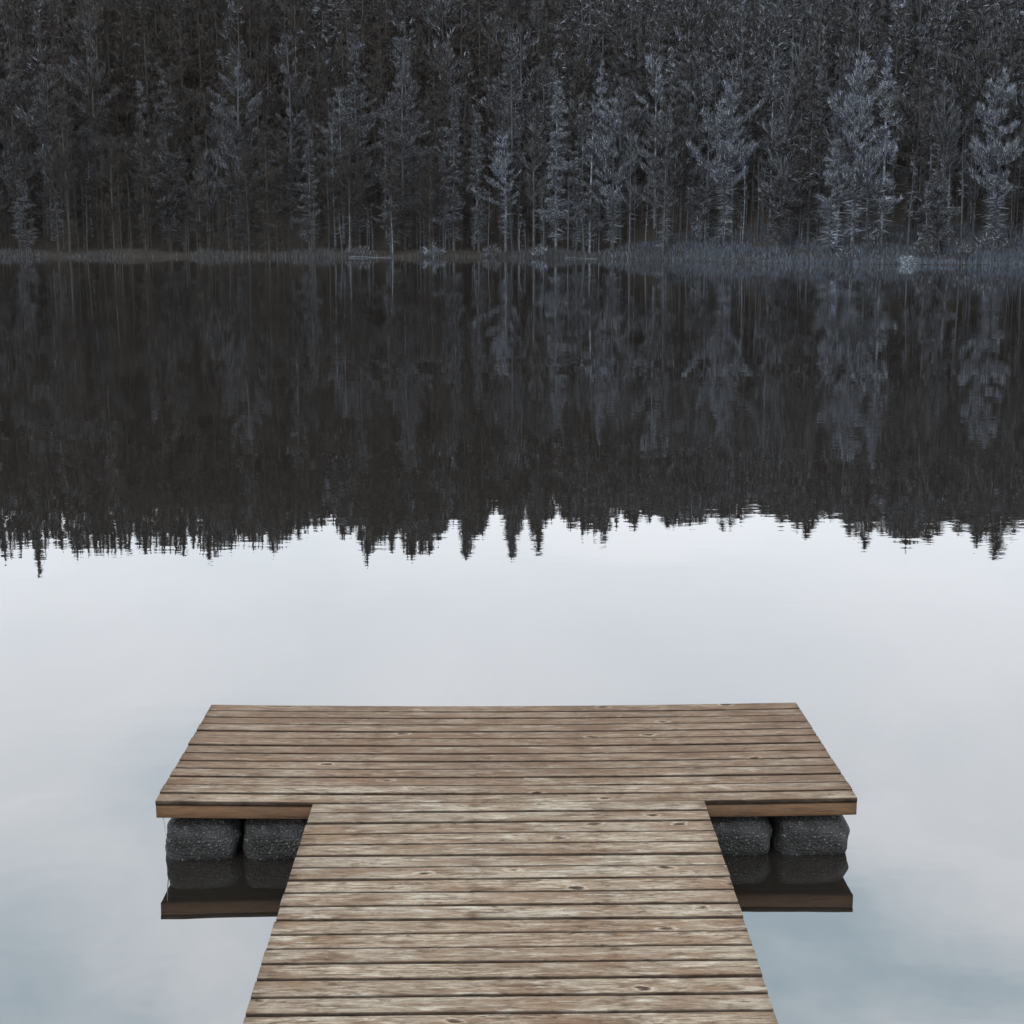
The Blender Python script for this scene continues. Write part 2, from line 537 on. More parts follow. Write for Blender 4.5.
    while cnt < 210 and tries < 9000:
        tries += 1
        px = rng.uniform(-60, 1084)
        s = 4 + 24 * rng.uniform() ** .9
        Y = 190.0
        for _ in range(3):
            x = (px - 512) / F_PX * (Y * math.cos(PITCH)); Y = float(shore_y(x)) + s
        if x > 20 and s < 8: continue
        if not free(x, Y, 2.3): continue
        kind, H0, R0, n, seed = specs[rng.integers(len(specs))]
        right = min(1, max(0, (px - 330) / 560))
        u = rng.uniform()
        tone = 'pale' if px > 480 and u < .14 * right else ('grey' if u < .36 + .4 * right else ('deep' if rng.uniform() < 1.1 - right * 1.6 else 'dark'))
        bark = {'pale': BARK_PALE, 'grey': BARK if rng.uniform() < .7 else BARK_PALE, 'deep': BARK_DARK, 'dark': BARK_DARK if px < 330 else BARK}[tone]
        if px < 300 and rng.uniform() < .7: bark = BARK_DARK
        z = float(ground_z(x, Y)) - .1
        H = H0 * rng.uniform(.62, 1.2)
        # never above the mirrored skyline
        _, cap = mirror_top(px, float(np.interp(px, BLX, BLY)) - rng.uniform(2, 20), Y)
        H = min(H, cap - z)
        sc = H / H0
        add_tree(tree_proto(kind, H0, R0, n, seed, tone, bark), KIND_NAME[kind], (x, Y, z),
                 sc ** .5 * rng.uniform(.85, 1.15), sc, rng.uniform(0, 6.28), LAB[kind],
                 KIND_NAME[kind].replace('_tree', ' tree').replace('conifer tree', 'conifer'), GRP[kind])
        placed.append((x, Y)); cnt += 1

    # --- thin dead stems along the forest edge
    dp = [tree_proto('dead', 9, .9 + .15 * k, 130 + 30 * k, 500 + k, 'pale' if k < 2 else 'grey', BARK_PALE if k % 2 else BARK) for k in range(5)]
    dpd = tree_proto('dead', 9, .9, 130, 520, 'dark', BARK_DARK)
    cnt = 0; tries = 0
    while cnt < 170 and tries < 5000:
        tries += 1
        px = 1084 - 1140 * rng.uniform() ** 1.9
        s = 2.5 + 15 * rng.uniform()
        Y = 190.0
        for _ in range(3):
            x = (px - 512) / F_PX * (Y * math.cos(PITCH)); Y = float(shore_y(x)) + s
        if x > 15 and s < 8: continue
        if not free(x, Y, .6): continue
        z = float(ground_z(x, Y)) - .1
        e = add_tree(dp[rng.integers(5)] if px > 330 else dpd, 'dead_stem', (x, Y, z), rng.uniform(.55, .9), rng.uniform(.45, 1.25), rng.uniform(0, 6.28),
                     'thin bare dead stem standing at the foot of the forest', 'dead stem', 'thin dead stems at the forest foot')
        e.rotation_euler = (rng.normal(0, .03), rng.normal(0, .03), rng.uniform(0, 6.28))
        cnt += 1

    # --- the forest behind, beyond counting: one mass
    TV, TF, TM = [], [], []
    base = 0
    lib = []
    for k in range(4): lib.append(('spruce', 18, tree_data('spruce', 18, 2.7 + .25 * k, 3300, 600 + k, .15, 1.8)))
    for k in range(4): lib.append(('pine', 19, tree_data('pine', 19, 2.5 + .2 * k, 3300, 620 + k, .15, 1.8)))
    for k in range(3): lib.append(('column', 18, tree_data('column', 18, 1.9 + .2 * k, 3300, 640 + k, .15, 1.8)))
    tq_V, tq_F, cr_V, cr_M, tr_M = [], [], [], [], []
    nb = 0; cnt = 0; tries = 0
    while cnt < 1350 and tries < 60000:
        tries += 1
        px = rng.uniform(-230, 1254)
        s = 6 + 76 * rng.uniform() if -60 < px < 1084 else 4 + 76 * rng.uniform()
        if -60 < px < 1084 and s < 22: continue
        Y = 190.0
        for _ in range(3):
            x = (px - 512) / F_PX * (Y * math.cos(PITCH)); Y = float(shore_y(x)) + s
        if Y > 262: continue
        if not free(x, Y, 1.6): continue
        kind, H0, (V, F, C) = lib[rng.integers(len(lib)) if s < 36 else rng.integers(4)]
        z = float(ground_z(x, Y)) - .2
        H = H0 * rng.uniform(.75, 1.25)
        _, cap = mirror_top(px, float(np.interp(px, BLX, BLY)) - rng.uniform(4, 16), Y)
        if cap - z < 6: continue
        # the ridge rows reach the skyline closely
        if s > 30 or Y > 225: H = max(H, min((cap - z), 30) * rng.uniform(.93, 1.0))
        H = min(H, cap - z)
        sc = H / H0
        sx = sc ** .5 * rng.uniform(.85, 1.2)
        a = rng.uniform(0, 6.28); ca, sa = math.cos(a), math.sin(a)
        M = np.array([[ca * sx, -sa * sx, 0], [sa * sx, ca * sx, 0], [0, 0, sc]])
        tq_V.append(V @ M.T + (x, Y, z)); tq_F.append(F + nb); nb += len(V)
        cr_V.append(C @ M.T + (x, Y, z))
        right = min(1, max(0, (px - 330) / 560))
        u = rng.uniform()
        cr_M.append(np.full(len(C) // 3, 1 if u < .1 + .5 * right else (4 if rng.uniform() < 1.1 - right * 1.6 and s < 34 else 0)))
        tr_M.append(np.full(len(F), 3 if rng.uniform() < .1 + .45 * right else 2))
        placed.append((x, Y)); cnt += 1
    # the closed row of spruces along the ridge
    solid = [tree_data('spruce', 20, 2.7 + .3 * k, 4200, 680 + k, .17, 2.4) for k in range(4)]
    for px in np.arange(-230, 1254, 4.3):
        px = px + rng.uniform(-1.6, 1.6)
        Y = 246 + rng.uniform(-5, 6)
        x, top = mirror_top(px, float(np.interp(px, BLX, BLY)) - rng.uniform(0, 3.0), Y)
        z = float(ground_z(x, Y)) - .2
        V, F, C = solid[rng.integers(4)]
        sc = (top - z) / 20; sx = rng.uniform(.75, 1.0)
        a = rng.uniform(0, 6.28); ca, sa = math.cos(a), math.sin(a)
        M = np.array([[ca * sx, -sa * sx, 0], [sa * sx, ca * sx, 0], [0, 0, sc]])
        tq_V.append(V @ M.T + (x, Y, z)); tq_F.append(F + nb); nb += len(V)
        cr_V.append(C @ M.T + (x, Y, z))
        cr_M.append(np.zeros(len(C) // 3, dtype=int)); tr_M.append(np.full(len(F), 2))
    # extra bare stems inside the mass
    for _ in range(620):
        px = rng.uniform(-200, 1224); s = 8 + 30 * rng.uniform()
        Y = 190.0
        for _k in range(3):
            x = (px - 512) / F_PX * (Y * math.cos(PITCH)); Y = float(shore_y(x)) + s
        z = float(ground_z(x, Y)) - .2
        V, F, _c = trunk_mesh(rng.uniform(6, 14), .06, rng, .25, 4, 3)
        tq_V.append(V + (x, Y, z)); tq_F.append(F + nb); nb += len(V)
        tr_M.append(np.full(len(F), 3 if rng.uniform() < .1 + .6 * min(1, max(0, (px - 150) / 700)) else 2))
    Vt = np.concatenate(tq_V); Ft = np.concatenate(tq_F)
    # trunk quads split in triangles so that the mass is one uniform mesh
    Ft3 = np.concatenate([Ft[:, [0, 1, 2]], Ft[:, [0, 2, 3]]])
    Mt = np.concatenate(tr_M); Mt = np.concatenate([Mt, Mt])
    Vc = np.concatenate(cr_V)
    V = np.concatenate([Vt, Vc]); Fc = tri_faces(len(Vc) // 3) + len(Vt)
    me = mesh_np('forest', V, np.concatenate([Ft3, Fc]), np.concatenate([Mt, np.concatenate(cr_M)]))
    for m in (NEEDLE['dark'], NEEDLE['grey'], BARK_DARK, BARK, NEEDLE['deep']): me.materials.append(m)
    o = link('forest', me, None)
    tag(o, 'dark mass of conifers filling the hillside behind the front trees', 'forest', kind='stuff')
    print('forest faces', len(me.polygons), 'tries', tries, 'count', cnt)


# ------------------------------------------------------------------ shore plants, logs, boulders
def make_shore():
    rng = np.random.default_rng(9)
    reed = plain('dry_sedge', [(0, (.05, .054, .062)), (.6, (.115, .135, .17)), (1, (.22, .26, .32))], island=True, k=.5)
    reed_d = plain('dark_reeds', [(0, (.02, .018, .016)), (.6, (.035, .035, .037)), (1, (.09, .10, .12))], island=True)
    P, H = [], []
    # sedge on the right bank, and a thinner fringe to the left
    n = 60000
    x = rng.uniform(6, 78, n); s = rng.uniform(-.4, 15, n) ** 1.0
    edge = sstep((x - 6) / 16)
    keep = rng.uniform(0, 1, n) < edge * (0.35 + 0.65 * (np.sin(x * .9 + s * .5) * np.sin(x * .23 + 1) + .6 * np.sin(s * 1.1 + x * .3) > -.35))
    keep &= s < 3 + 13 * sstep((x - 4) / 22)
    P1 = np.stack([x, shore_y(x) + s], -1)[keep]
    z = ground_z(P1[:, 0], P1[:, 1])
    B = np.column_stack([P1, np.maximum(z, -.25) - .03])
    h = rng.uniform(.2, .8, len(B)) * (.75 + .5 * np.sin(B[:, 0] * .7 + 1) * np.sin(B[:, 1] * .9)) + .1
    D = np.stack([rng.normal(0, .25, len(B)), rng.normal(0, .25, len(B)), np.ones(len(B))], -1)
    V = strokes(B, D, h, rng.uniform(.05, .12, len(B)), rng)
    me = mesh_np('sedge', V, tri_faces(len(V) // 3))
    tag(link('sedge_grass', me, reed), 'pale blue grey sedge covering the low bank along the right shore', 'grass', kind='stuff')
    n = 36000
    x = rng.uniform(-95, 22, n); s = rng.uniform(-1.4, 4.5, n)
    dens = np.clip(.2 + .9 * np.sin(x * .13 + 1.2) * np.sin(x * .31 + .4), .03, .8) * (.45 + .55 * sstep((x + 30) / 20))
    keep = rng.uniform(0, 1, n) < dens
    P1 = np.stack([x, shore_y(x) + s], -1)[keep]
    z = ground_z(P1[:, 0], P1[:, 1])
    B = np.column_stack([P1, np.maximum(z, -.35) - .03])
    h = rng.uniform(.3, .95, len(B))
    D = np.stack([rng.normal(0, .15, len(B)), rng.normal(0, .15, len(B)), np.ones(len(B))], -1)
    V = strokes(B, D, h, rng.uniform(.04, .1, len(B)), rng)
    me = mesh_np('reeds', V, tri_faces(len(V) // 3))
    tag(link('reeds', me, reed_d), 'dim fringe of reeds along the waterline of the left and middle shore', 'reeds', kind='stuff')

    # boulders
    rockm = plain('lichen_rock', [(.38, (.02, .021, .024)), (.5, (.06, .068, .08)), (.66, (.19, .22, .26))], scale=5, bump=.25)

    def boulder(px, py, wpx, hpx, seed, label):
        w = on_water(px, py)
        k = w[1] / F_PX
        r = np.random.default_rng(seed)
        nu, nv = 22, 14
        V, F = [], []
        ph = r.uniform(0, 6.28, 6)
        for j in range(nv + 1):
            th = math.pi * j / nv
            for i in range(nu):
                a = 2 * math.pi * i / nu
                dx, dy, dz = math.sin(th) * math.cos(a), math.sin(th) * math.sin(a), math.cos(th)
                q = 1 + .2 * math.sin(3 * dx + ph[0]) + .05 * math.sin(14 * dx + 11 * dy + ph[3]) + .05 * math.sin(17 * dz + 9 * dx + ph[4]) + .1 * math.sin(5 * dy + 3 * dz + ph[1]) + .07 * math.sin(9 * dx + 7 * dz + ph[2])
                V.append((dx * q * wpx * k / 2, dy * q * wpx * k / 2, dz * q * hpx * k * .62))
        for j in range(nv):
            for i in range(nu):
                i2 = (i + 1) % nu
                F.append((j * nu + i, (j + 1) * nu + i, (j + 1) * nu + i2, j * nu + i2))
        me = mesh_np('boulder', V, F, smooth=True)
        o = link('boulder', me, rockm)
        o.location = (w[0], w[1] + .4, -.05)
        tag(o, label, 'boulder')
    boulder(911, 264.5, 24, 14, 1, 'large pale rounded boulder at the waterline of the right bank')
    boulder(950, 264.8, 15, 7, 2, 'smaller pale boulder at the waterline just right of the large one')
    boulder(884, 264.2, 8, 4, 5, 'tiny low boulder at the waterline just left of the large one')

    # fallen logs lying at the edge
    def log(px0, px1, py, label, z=.05, r=.09, back=1.0):
        a, b = on_water(px0, py), on_water(px1, py)
        a[1] = shore_y(a[0]) - back; b[1] = shore_y(b[0]) - back - .4
        L = float(np.linalg.norm(b[:2] - a[:2]))
        V, F = [], []
        S, N = 14, 8
        for i in range(S + 1):
            q = i / S
            rr = r * (1.15 - .6 * q)
            for k in range(N):
                t = k * 2 * math.pi / N
                V.append((q * L, rr * math.cos(t) + .12 * math.sin(q * 4), rr * math.sin(t) + .05 * math.sin(q * 7)))
        for i in range(S):
            for k in range(N):
                k2 = (k + 1) % N
                F.append((i * N + k, i * N + k2, (i + 1) * N + k2, (i + 1) * N + k))
        V = np.array(V); F = list(F)
        n0 = len(V)
        V = np.concatenate([V, [[0, 0, 0], [L, V[-N:, 1].mean(), V[-N:, 2].mean()]]])
        me = mesh_np('fallen_log', V, F, smooth=True)
        o = link('fallen_log', me, BARK)
        o.location = (a[0], a[1], z)
        o.rotation_euler = (0, 0, math.atan2(b[1] - a[1], b[0] - a[0]))
        tag(o, label, 'log')
        for q in (.3, .62):                       # broken branch stubs
            st, sf, _c = trunk_mesh(.7, .035, rng, .05, 4, 5)
            s = link('branch_stub', mesh_np('branch_stub', st, sf, smooth=True), BARK_PALE, o)
            s.location = (q * L, 0, 0); s.rotation_euler = (.5, .3, 0)
    log(565, 596, 258.3, 'pale fallen log lying in the shallows just right of centre', back=.8)
    log(350, 395, 257.5, 'long pale fallen log lying in the shallows left of centre', back=1.2)
    log(880, 925, 264, 'fallen log lying across the grassy right bank', z=1.2, back=-7)

    # low leafless shrubs by the water
    for i, (px, wpx, hpx, s, tone, label) in enumerate((
            (540, 20, 12, .4, 'pale', 'low pale shrub standing at the waterline at the middle of the far shore'),
            (358, 34, 11, .6, 'grey', 'wide low shrub at the waterline left of centre'),
            (432, 36, 12, .6, 'pale', 'pale spiky shrub at the waterline below the slim pale spruce'),
            (492, 26, 12, .6, 'grey', 'grey low shrub at the waterline just left of the middle'),
            (712, 18, 22, 11, 'pale', 'pale shrub on the grassy right bank beneath the trees'),
            (888, 26, 22, 6, 'grey', 'grey shrub on the right bank above the boulders'),
            (1004, 44, 24, 5, 'grey', 'wide grey shrub on the bank at the right edge'),
            (968, 26, 16, 1.5, 'grey', 'low grey shrub at the waterline near the right edge'),
            (932, 30, 20, 3.5, 'grey', 'rounded grey shrub on the bank right above the large boulder'),
            (850, 30, 15, 1.2, 'grey', 'low spreading shrub on the front of the right bank'),
            (812, 22, 24, 12, 'pale', 'pale shrub at the back of the grassy bank below the brightest pine'))):
        w = on_water(px, float(np.interp(px, [a for a, b in SHORE_PX], [b for a, b in SHORE_PX])))
        Y = float(shore_y(w[0]) + s); k = Y / F_PX
        r = np.random.default_rng(900 + i)
        R, Hh = wpx * k / 2, hpx * k
        V, F = [], []
        root = empty('shrub', (w[0], Y, max(float(ground_z(w[0], Y)), -.1) - .05))
        tag(root, label, 'shrub')
        C = []
        n = 26
        az = r.uniform(0, 6.28, n); lean = r.uniform(.1, 1, n)
        st = np.stack([np.cos(az) * lean * R * .25, np.sin(az) * lean * R * .25, 0 * az], -1)
        tip = np.stack([np.cos(az) * lean * R, np.sin(az) * lean * R, Hh * (1.05 - .45 * lean ** 2) * r.uniform(.75, 1.1, n)], -1)
        C.append(strokes(st, tip - st, np.linalg.norm(tip - st, axis=1), np.full(n, .06), r))
        stem = np.concatenate(C)
        link('stems', mesh_np('stems', stem, tri_faces(len(stem) // 3)), BARK_PALE if tone == 'pale' else BARK, root)
        m = 700
        j = r.integers(0, n, m); q = r.uniform(.3, 1, m)[:, None]
        p = st[j] + (tip[j] - st[j]) * q + r.normal(0, .12, (m, 3))
        p[:, 2] = np.maximum(p[:, 2], .05)
        D = unit(tip[j] - st[j]) + r.normal(0, .5, (m, 3))
        tw = strokes(p, D, r.uniform(.15, .45, m), r.uniform(.03, .08, m), r)
        link('twigs', mesh_np('twigs', tw, tri_faces(len(tw) // 3)), NEEDLE[tone], root)


# ------------------------------------------------------------------ the dock
HL, HR, PSI, DOCK_Y, DOCK_X, DEPTH, WID = 0.3433, 0.3300, 0.0132, 7.7977, -0.0286, 1.7158, 3.8
WX, WW, WH, WS = 0.0074, 2.1147, 0.0100, -0.0163
BT = 0.024          # board thickness


def deck_z(a):
    return (HL + HR) / 2 + (HR - HL) * a / WID - .016 * (1 - (2 * a / WID) ** 2)


def wood(name, tint=1.0, fascia=False):
    t = NT(name)
    at = t.n('ShaderNodeAttribute', attribute_name='board')
    sep = t.n('ShaderNodeSeparateColor', {'Color': at.outputs['Color']})
    r1, r2, r3 = sep.outputs[0], sep.outputs[1], sep.outputs[2]
    obj = t.n('ShaderNodeTexCoord').outputs['Object']
    off = t.n('ShaderNodeCombineXYZ', {0: t.math('MULTIPLY', r1, 37.0), 1: t.math('MULTIPLY', r2, 19.0), 2: t.math('MULTIPLY', r3, 11.0)}).outputs[0]
    v = t.n('ShaderNodeVectorMath', {0: obj, 1: off}, operation='ADD').outputs[0]
    # knots bend the grain round them
    kv = t.mapping(v, (2.6, 5.2, 5.2))
    vor = t.n('ShaderNodeTexVoronoi', {'Vector': kv, 'Scale': 1.0, 'Randomness': 1.0}, voronoi_dimensions='2D')
    kd = vor.outputs['Distance']
    kcol = t.n('ShaderNodeSeparateColor', {'Color': vor.outputs['Color']}).outputs[0]
    has = t.math('GREATER_THAN', kcol, .80)
    kd = t.math('ADD', kd, t.math('MULTIPLY', t.math('SUBTRACT', t.noise(t.mapping(v, (14, 50, 50)), 1.0, 3, .6), .5), .30))
    rim = t.math('MULTIPLY', t.ramp(kd, [(.08, 0), (.11, .5), (.15, 0)]), has)
    kn = t.math('MULTIPLY', t.ramp(kd, [(.0, 1.0), (.05, .9), (.085, .1), (.12, 0)]), has)
    halo = t.math('MULTIPLY', t.ramp(kd, [(0, 1), (.16, .75), (.5, 0)]), has)
    warp = t.math('MULTIPLY', halo, .35)
    gv = t.n('ShaderNodeVectorMath', {0: t.mapping(v, (7.5, 72, 72)), 1: t.n('ShaderNodeCombineXYZ', {0: 0.0, 1: t.math('MULTIPLY', warp, 6), 2: 0.0}).outputs[0]}, operation='ADD').outputs[0]
    grain = t.noise(gv, 1.0, 8, .76, .2)
    fine = t.noise(t.mapping(v, (34, 170, 170)), 1.0, 5, .7)
    blot = t.noise(t.mapping(v, (2.2, 9, 9)), 1.0, 5, .62, .5)
    blot2 = t.noise(t.mapping(v, (7, 26, 26), (5, 3, 0)), 1.0, 6, .68, .8)
    if fascia:
        col = t.ramp(grain, [(.25, (.065, .034, .019)), (.5, (.135, .072, .038)), (.75, (.19, .112, .065))])
        col = t.mix(t.ramp(blot, [(.45, 0), (.75, .6)]), col, (.055, .038, .028))
    else:
        col = t.ramp(grain, [(.34, (.045, .029, .019)), (.43, (.135, .099, .070)), (.51, (.25, .205, .160)), (.62, (.42, .372, .312))])
        # tone of the whole board
        col = t.mix(t.math('MULTIPLY', r1, .42), col, (.165, .122, .086))
        col = t.mix(t.math('MULTIPLY', r2, .35), col, (.30, .285, .245))
        # brown weather stains
        col = t.mix(t.ramp(blot, [(.45, 0), (.56, .55), (.68, .85)]), col, (.125, .070, .040))
        col = t.mix(t.ramp(blot2, [(.53, 0), (.61, .55), (.70, .88)]), col, (.05, .031, .021))
        col = t.mix(t.ramp(t.noise(t.mapping(v, (4.5, 24, 24), (9, 1, 4)), 1.0, 5, .65), [(.58, 0), (.68, .6)]), col, (.42, .40, .35))
        # the far, outer end is browner and wetter
        y = t.n('ShaderNodeSeparateXYZ', {0: obj}).outputs[1]
        farf = t.math('MULTIPLY', t.ramp(t.math('ADD', t.math('MULTIPLY', y, .5), t.math('MULTIPLY', blot, .3)), [(.10, .0), (.55, 1.0)]), .74)
        mott = t.ramp(t.noise(t.mapping(v, (5, 24, 24), (6, 6, 1)), 1.0, 5, .68), [(.36, .35), (.58, 1.0)])
        col = t.mix(t.math('MULTIPLY', farf, mott), col, (.105, .062, .040))
    col = t.mix(t.math('MULTIPLY', halo, .35), col, (.15, .085, .05))
    col = t.mix(kn, col, (.02, .012, .008))
    if not fascia: col = t.mix(rim, col, (.42, .39, .33))
    if not fascia:
        # rust and dirt where the boards are nailed down
        xo = t.n('ShaderNodeSeparateXYZ', {0: obj}).outputs[0]
        dcol = t.math('PINGPONG', t.math('ADD', xo, 3.27), .31)
        near = t.ramp(t.math('ADD', dcol, t.math('MULTIPLY', fine, .02)), [(.01, 1), (.07, 0)])
        st = t.ramp(t.noise(t.mapping(v, (9, 34, 34), (2, 2, 8)), 1.0, 4, .6), [(.48, 0), (.62, 1)])
        col = t.mix(t.math('MULTIPLY', t.math('MULTIPLY', near, st), .75), col, (.055, .034, .022))
    if not fascia:
        # damp dark patches that run across several boards, mostly on the platform
        yo = t.n('ShaderNodeSeparateXYZ', {0: obj}).outputs[1]
        big = t.noise(t.mapping(obj, (1.5, 3.2, 1), (3.1, 5.7, 0)), 1.0, 4, .6, .6)
        streak = t.noise(t.mapping(v, (8, 40, 40), (4, 4, 4)), 1.0, 5, .7)
        m1 = t.ramp(t.math('ADD', t.math('MULTIPLY', big, .75), t.math('MULTIPLY', streak, .25)), [(.47, 0), (.60, 1)])
        pf = t.ramp(t.math('ADD', t.math('MULTIPLY', yo, .4), .5), [(.1, .35), (.55, .75)])
        col = t.mix(t.math('MULTIPLY', t.math('MULTIPLY', m1, pf), t.ramp(streak, [(.35, .35), (.55, 1)])), col, (.085, .054, .037))
    if not fascia:
        # small ragged dark marks and pale scuffs beside them
        sp = t.noise(t.mapping(v, (15, 62, 62), (8, 8, 3)), 1.0, 4, .62)
        where = t.ramp(t.noise(t.mapping(v, (3, 10, 10), (2, 9, 9)), 1.0, 2, .5), [(.50, 0), (.62, 1)])
        col = t.mix(t.math('MULTIPLY', t.ramp(sp, [(.58, 0), (.66, .9)]), where), col, (.03, .019, .013))
        col = t.mix(t.math('MULTIPLY', t.ramp(sp, [(.33, .3), (.40, 0)]), where), col, (.50, .46, .39))
    # checks and splits
    crack = t.ramp(t.noise(t.mapping(v, (3.0, 80, 80), (1, 7, 2)), 1.0, 3, .55), [(.30, 1), (.36, 0)])
    col = t.mix(t.math('MULTIPLY', crack, .8), col, (.035, .025, .02))
    col = t.mix(t.ramp(fine, [(.42, .55), (.6, 0)]), col, t.mix(.6, col, (.07, .05, .038)))
    # worn dirty arrises, and the shade of the gaps painted on the board sides
    e = t.n('ShaderNodeAttribute', attribute_name='edge').outputs['Fac']
    col = t.mix(t.math('MULTIPLY', e, t.math('ADD', .5, t.math('MULTIPLY', blot2, .6)), None, True), col, (.014, .010, .008))
    if tint != 1.0:
        col = t.mix(1.0, col, (tint * .985, tint * .935, tint * .885), 'MULTIPLY')
    hgt = t.math('ADD', t.math('MULTIPLY', grain, .0025), t.math('MULTIPLY', fine, .0012))
    hgt = t.math('SUBTRACT', hgt, t.math('MULTIPLY', crack, .002))
    hgt = t.math('ADD', hgt, t.math('MULTIPLY', kn, .0015))
    b = t.n('ShaderNodeBump', {'Height': hgt, 'Distance': 1.0, 'Strength': .9}).outputs[0]
    rough = t.ramp(grain, [(.3, .78), (.7, .9)])
    return t.out(t.n('ShaderNodeBsdfPrincipled', {'Base Color': col, 'Roughness': rough, 'Specular IOR Level': .10, 'Normal': b}).outputs[0])


class Boards:
    """weathered boards with eased edges collected into one mesh"""
    def __init__(self): self.V, self.F, self.C, self.E = [], [], [], []

    def board(self, x0, x1, y0, y1, zf, th, rng, segs=26, wob=.0022):
        ch = .0028
        n0 = len(self.V)
        prof = [(0, -th, 1), (0, -ch, 1), (ch, 0, .7), (.008, .0003, 0), (-.008, .0003, 0), (-ch, 0, .7), (0, -ch, 1), (0, -th, 1)]
        ph = rng.uniform(0, 6.28, 6)
        cup = rng.uniform(-.001, .0015); lift = rng.normal(0, .0016); tw = rng.normal(0, .0012)
        col = tuple(rng.uniform(0, 1, 3))
        nick = (rng.uniform(x0, x1), rng.uniform(.015, .06), rng.uniform(.002, .008)) if rng.uniform() < .45 else None
        for i in range(segs + 1):
            q = i / segs
            x = x0 + (x1 - x0) * q
            dA = wob * (math.sin(x * 2.1 + ph[0]) + .5 * math.sin(x * 6.3 + ph[1]) + .3 * math.sin(x * 17 + ph[4]))
            dB = wob * (math.sin(x * 1.7 + ph[2]) + .5 * math.sin(x * 5.1 + ph[3]) + .3 * math.sin(x * 15 + ph[5]))
            if nick and abs(x - nick[0]) < nick[1]:
                dA += nick[2]
            for j, (py, pz, e) in enumerate(prof):
                y = (y0 + dA + py) if j < 4 else (y1 + dB + py)
                mid = (.5 - abs((y - y0) / (y1 - y0) - .5)) * 2
                z = zf(x) + pz + lift + tw * (2 * q - 1) + cup * mid
                self.V.append((x, y, z)); self.E.append(float(e)); self.C.append(col)
        m = len(prof)
        for i in range(segs):
            for j in range(m):
                j2 = (j + 1) % m
                self.F.append((n0 + i * m + j, n0 + i * m + j2, n0 + (i + 1) * m + j2, n0 + (i + 1) * m + j))
        # end caps as quads
        for base, flip in ((n0, False), (n0 + segs * m, True)):
            for q4 in ((0, 1, 6, 7), (1, 2, 5, 6), (2, 3, 4, 5)):
                f = tuple(base + k for k in q4)
                self.F.append(f[::-1] if flip else f)

    def build(self, name, mat, parent):
        me = mesh_np(name, self.V, self.F)
        ca = me.color_attributes.new('board', 'FLOAT_COLOR', 'POINT')
        ca.data.foreach_set('color', np.array([(*c, 1) for c in self.C], dtype=np.float32).ravel())
        ea = me.attributes.new('edge', 'FLOAT', 'POINT')
        ea.data.foreach_set('value', np.array(self.E, dtype=np.float32))
        return link(name, me, mat, parent)


def beam(name, x0, x1, y0, y1, zf_top, zf_bot, mat, parent, rng, segs=20, along='x', ch=.003):
    """a timber on edge; sags with the deck"""
    V, F, C, E = [], [], [], []
    col = tuple(rng.uniform(0, 1, 3))
    for i in range(segs + 1):
        q = i / segs
        if along == 'x':
            x = x0 + (x1 - x0) * q
            zt, zb = zf_top(x), zf_bot(x)
            ring = [(x, y0 + ch, zb), (x, y0, zb + ch), (x, y0, zt - ch), (x, y0 + ch, zt), (x, y1 - ch, zt), (x, y1, zt - ch), (x, y1, zb + ch), (x, y1 - ch, zb)]
        else:
            y = y0 + (y1 - y0) * q
            zt, zb = zf_top(y), zf_bot(y)
            ring = [(x1 - ch, y, zb), (x1, y, zb + ch), (x1, y, zt - ch), (x1 - ch, y, zt), (x0 + ch, y, zt), (x0, y, zt - ch), (x0, y, zb + ch), (x0 + ch, y, zb)]
        V += ring; C += [col] * 8; E += [.6, .6, .6, .6, .6, .6, .6, .6]
    for i in range(segs):
        for j in range(8):
            j2 = (j + 1) % 8
            F.append((i * 8 + j, i * 8 + j2, (i + 1) * 8 + j2, (i + 1) * 8 + j))
    for base, fl in ((0, 0), (segs * 8, 1)):
        for q4 in ((0, 1, 6, 7), (1, 2, 5, 6), (2, 3, 4, 5)):
            f = tuple(base + k for k in q4)
            F.append(f[::-1] if fl else f)
    me = mesh_np(name, V, F)
    ca = me.color_attributes.new('board', 'FLOAT_COLOR', 'POINT')
    ca.data.foreach_set('color', np.array([(*c, 1) for c in C], dtype=np.float32).ravel())
    ea = me.attributes.new('edge', 'FLOAT', 'POINT')
    ea.data.foreach_set('value', np.zeros(len(V), dtype=np.float32))
    return link(name, me, mat, parent)


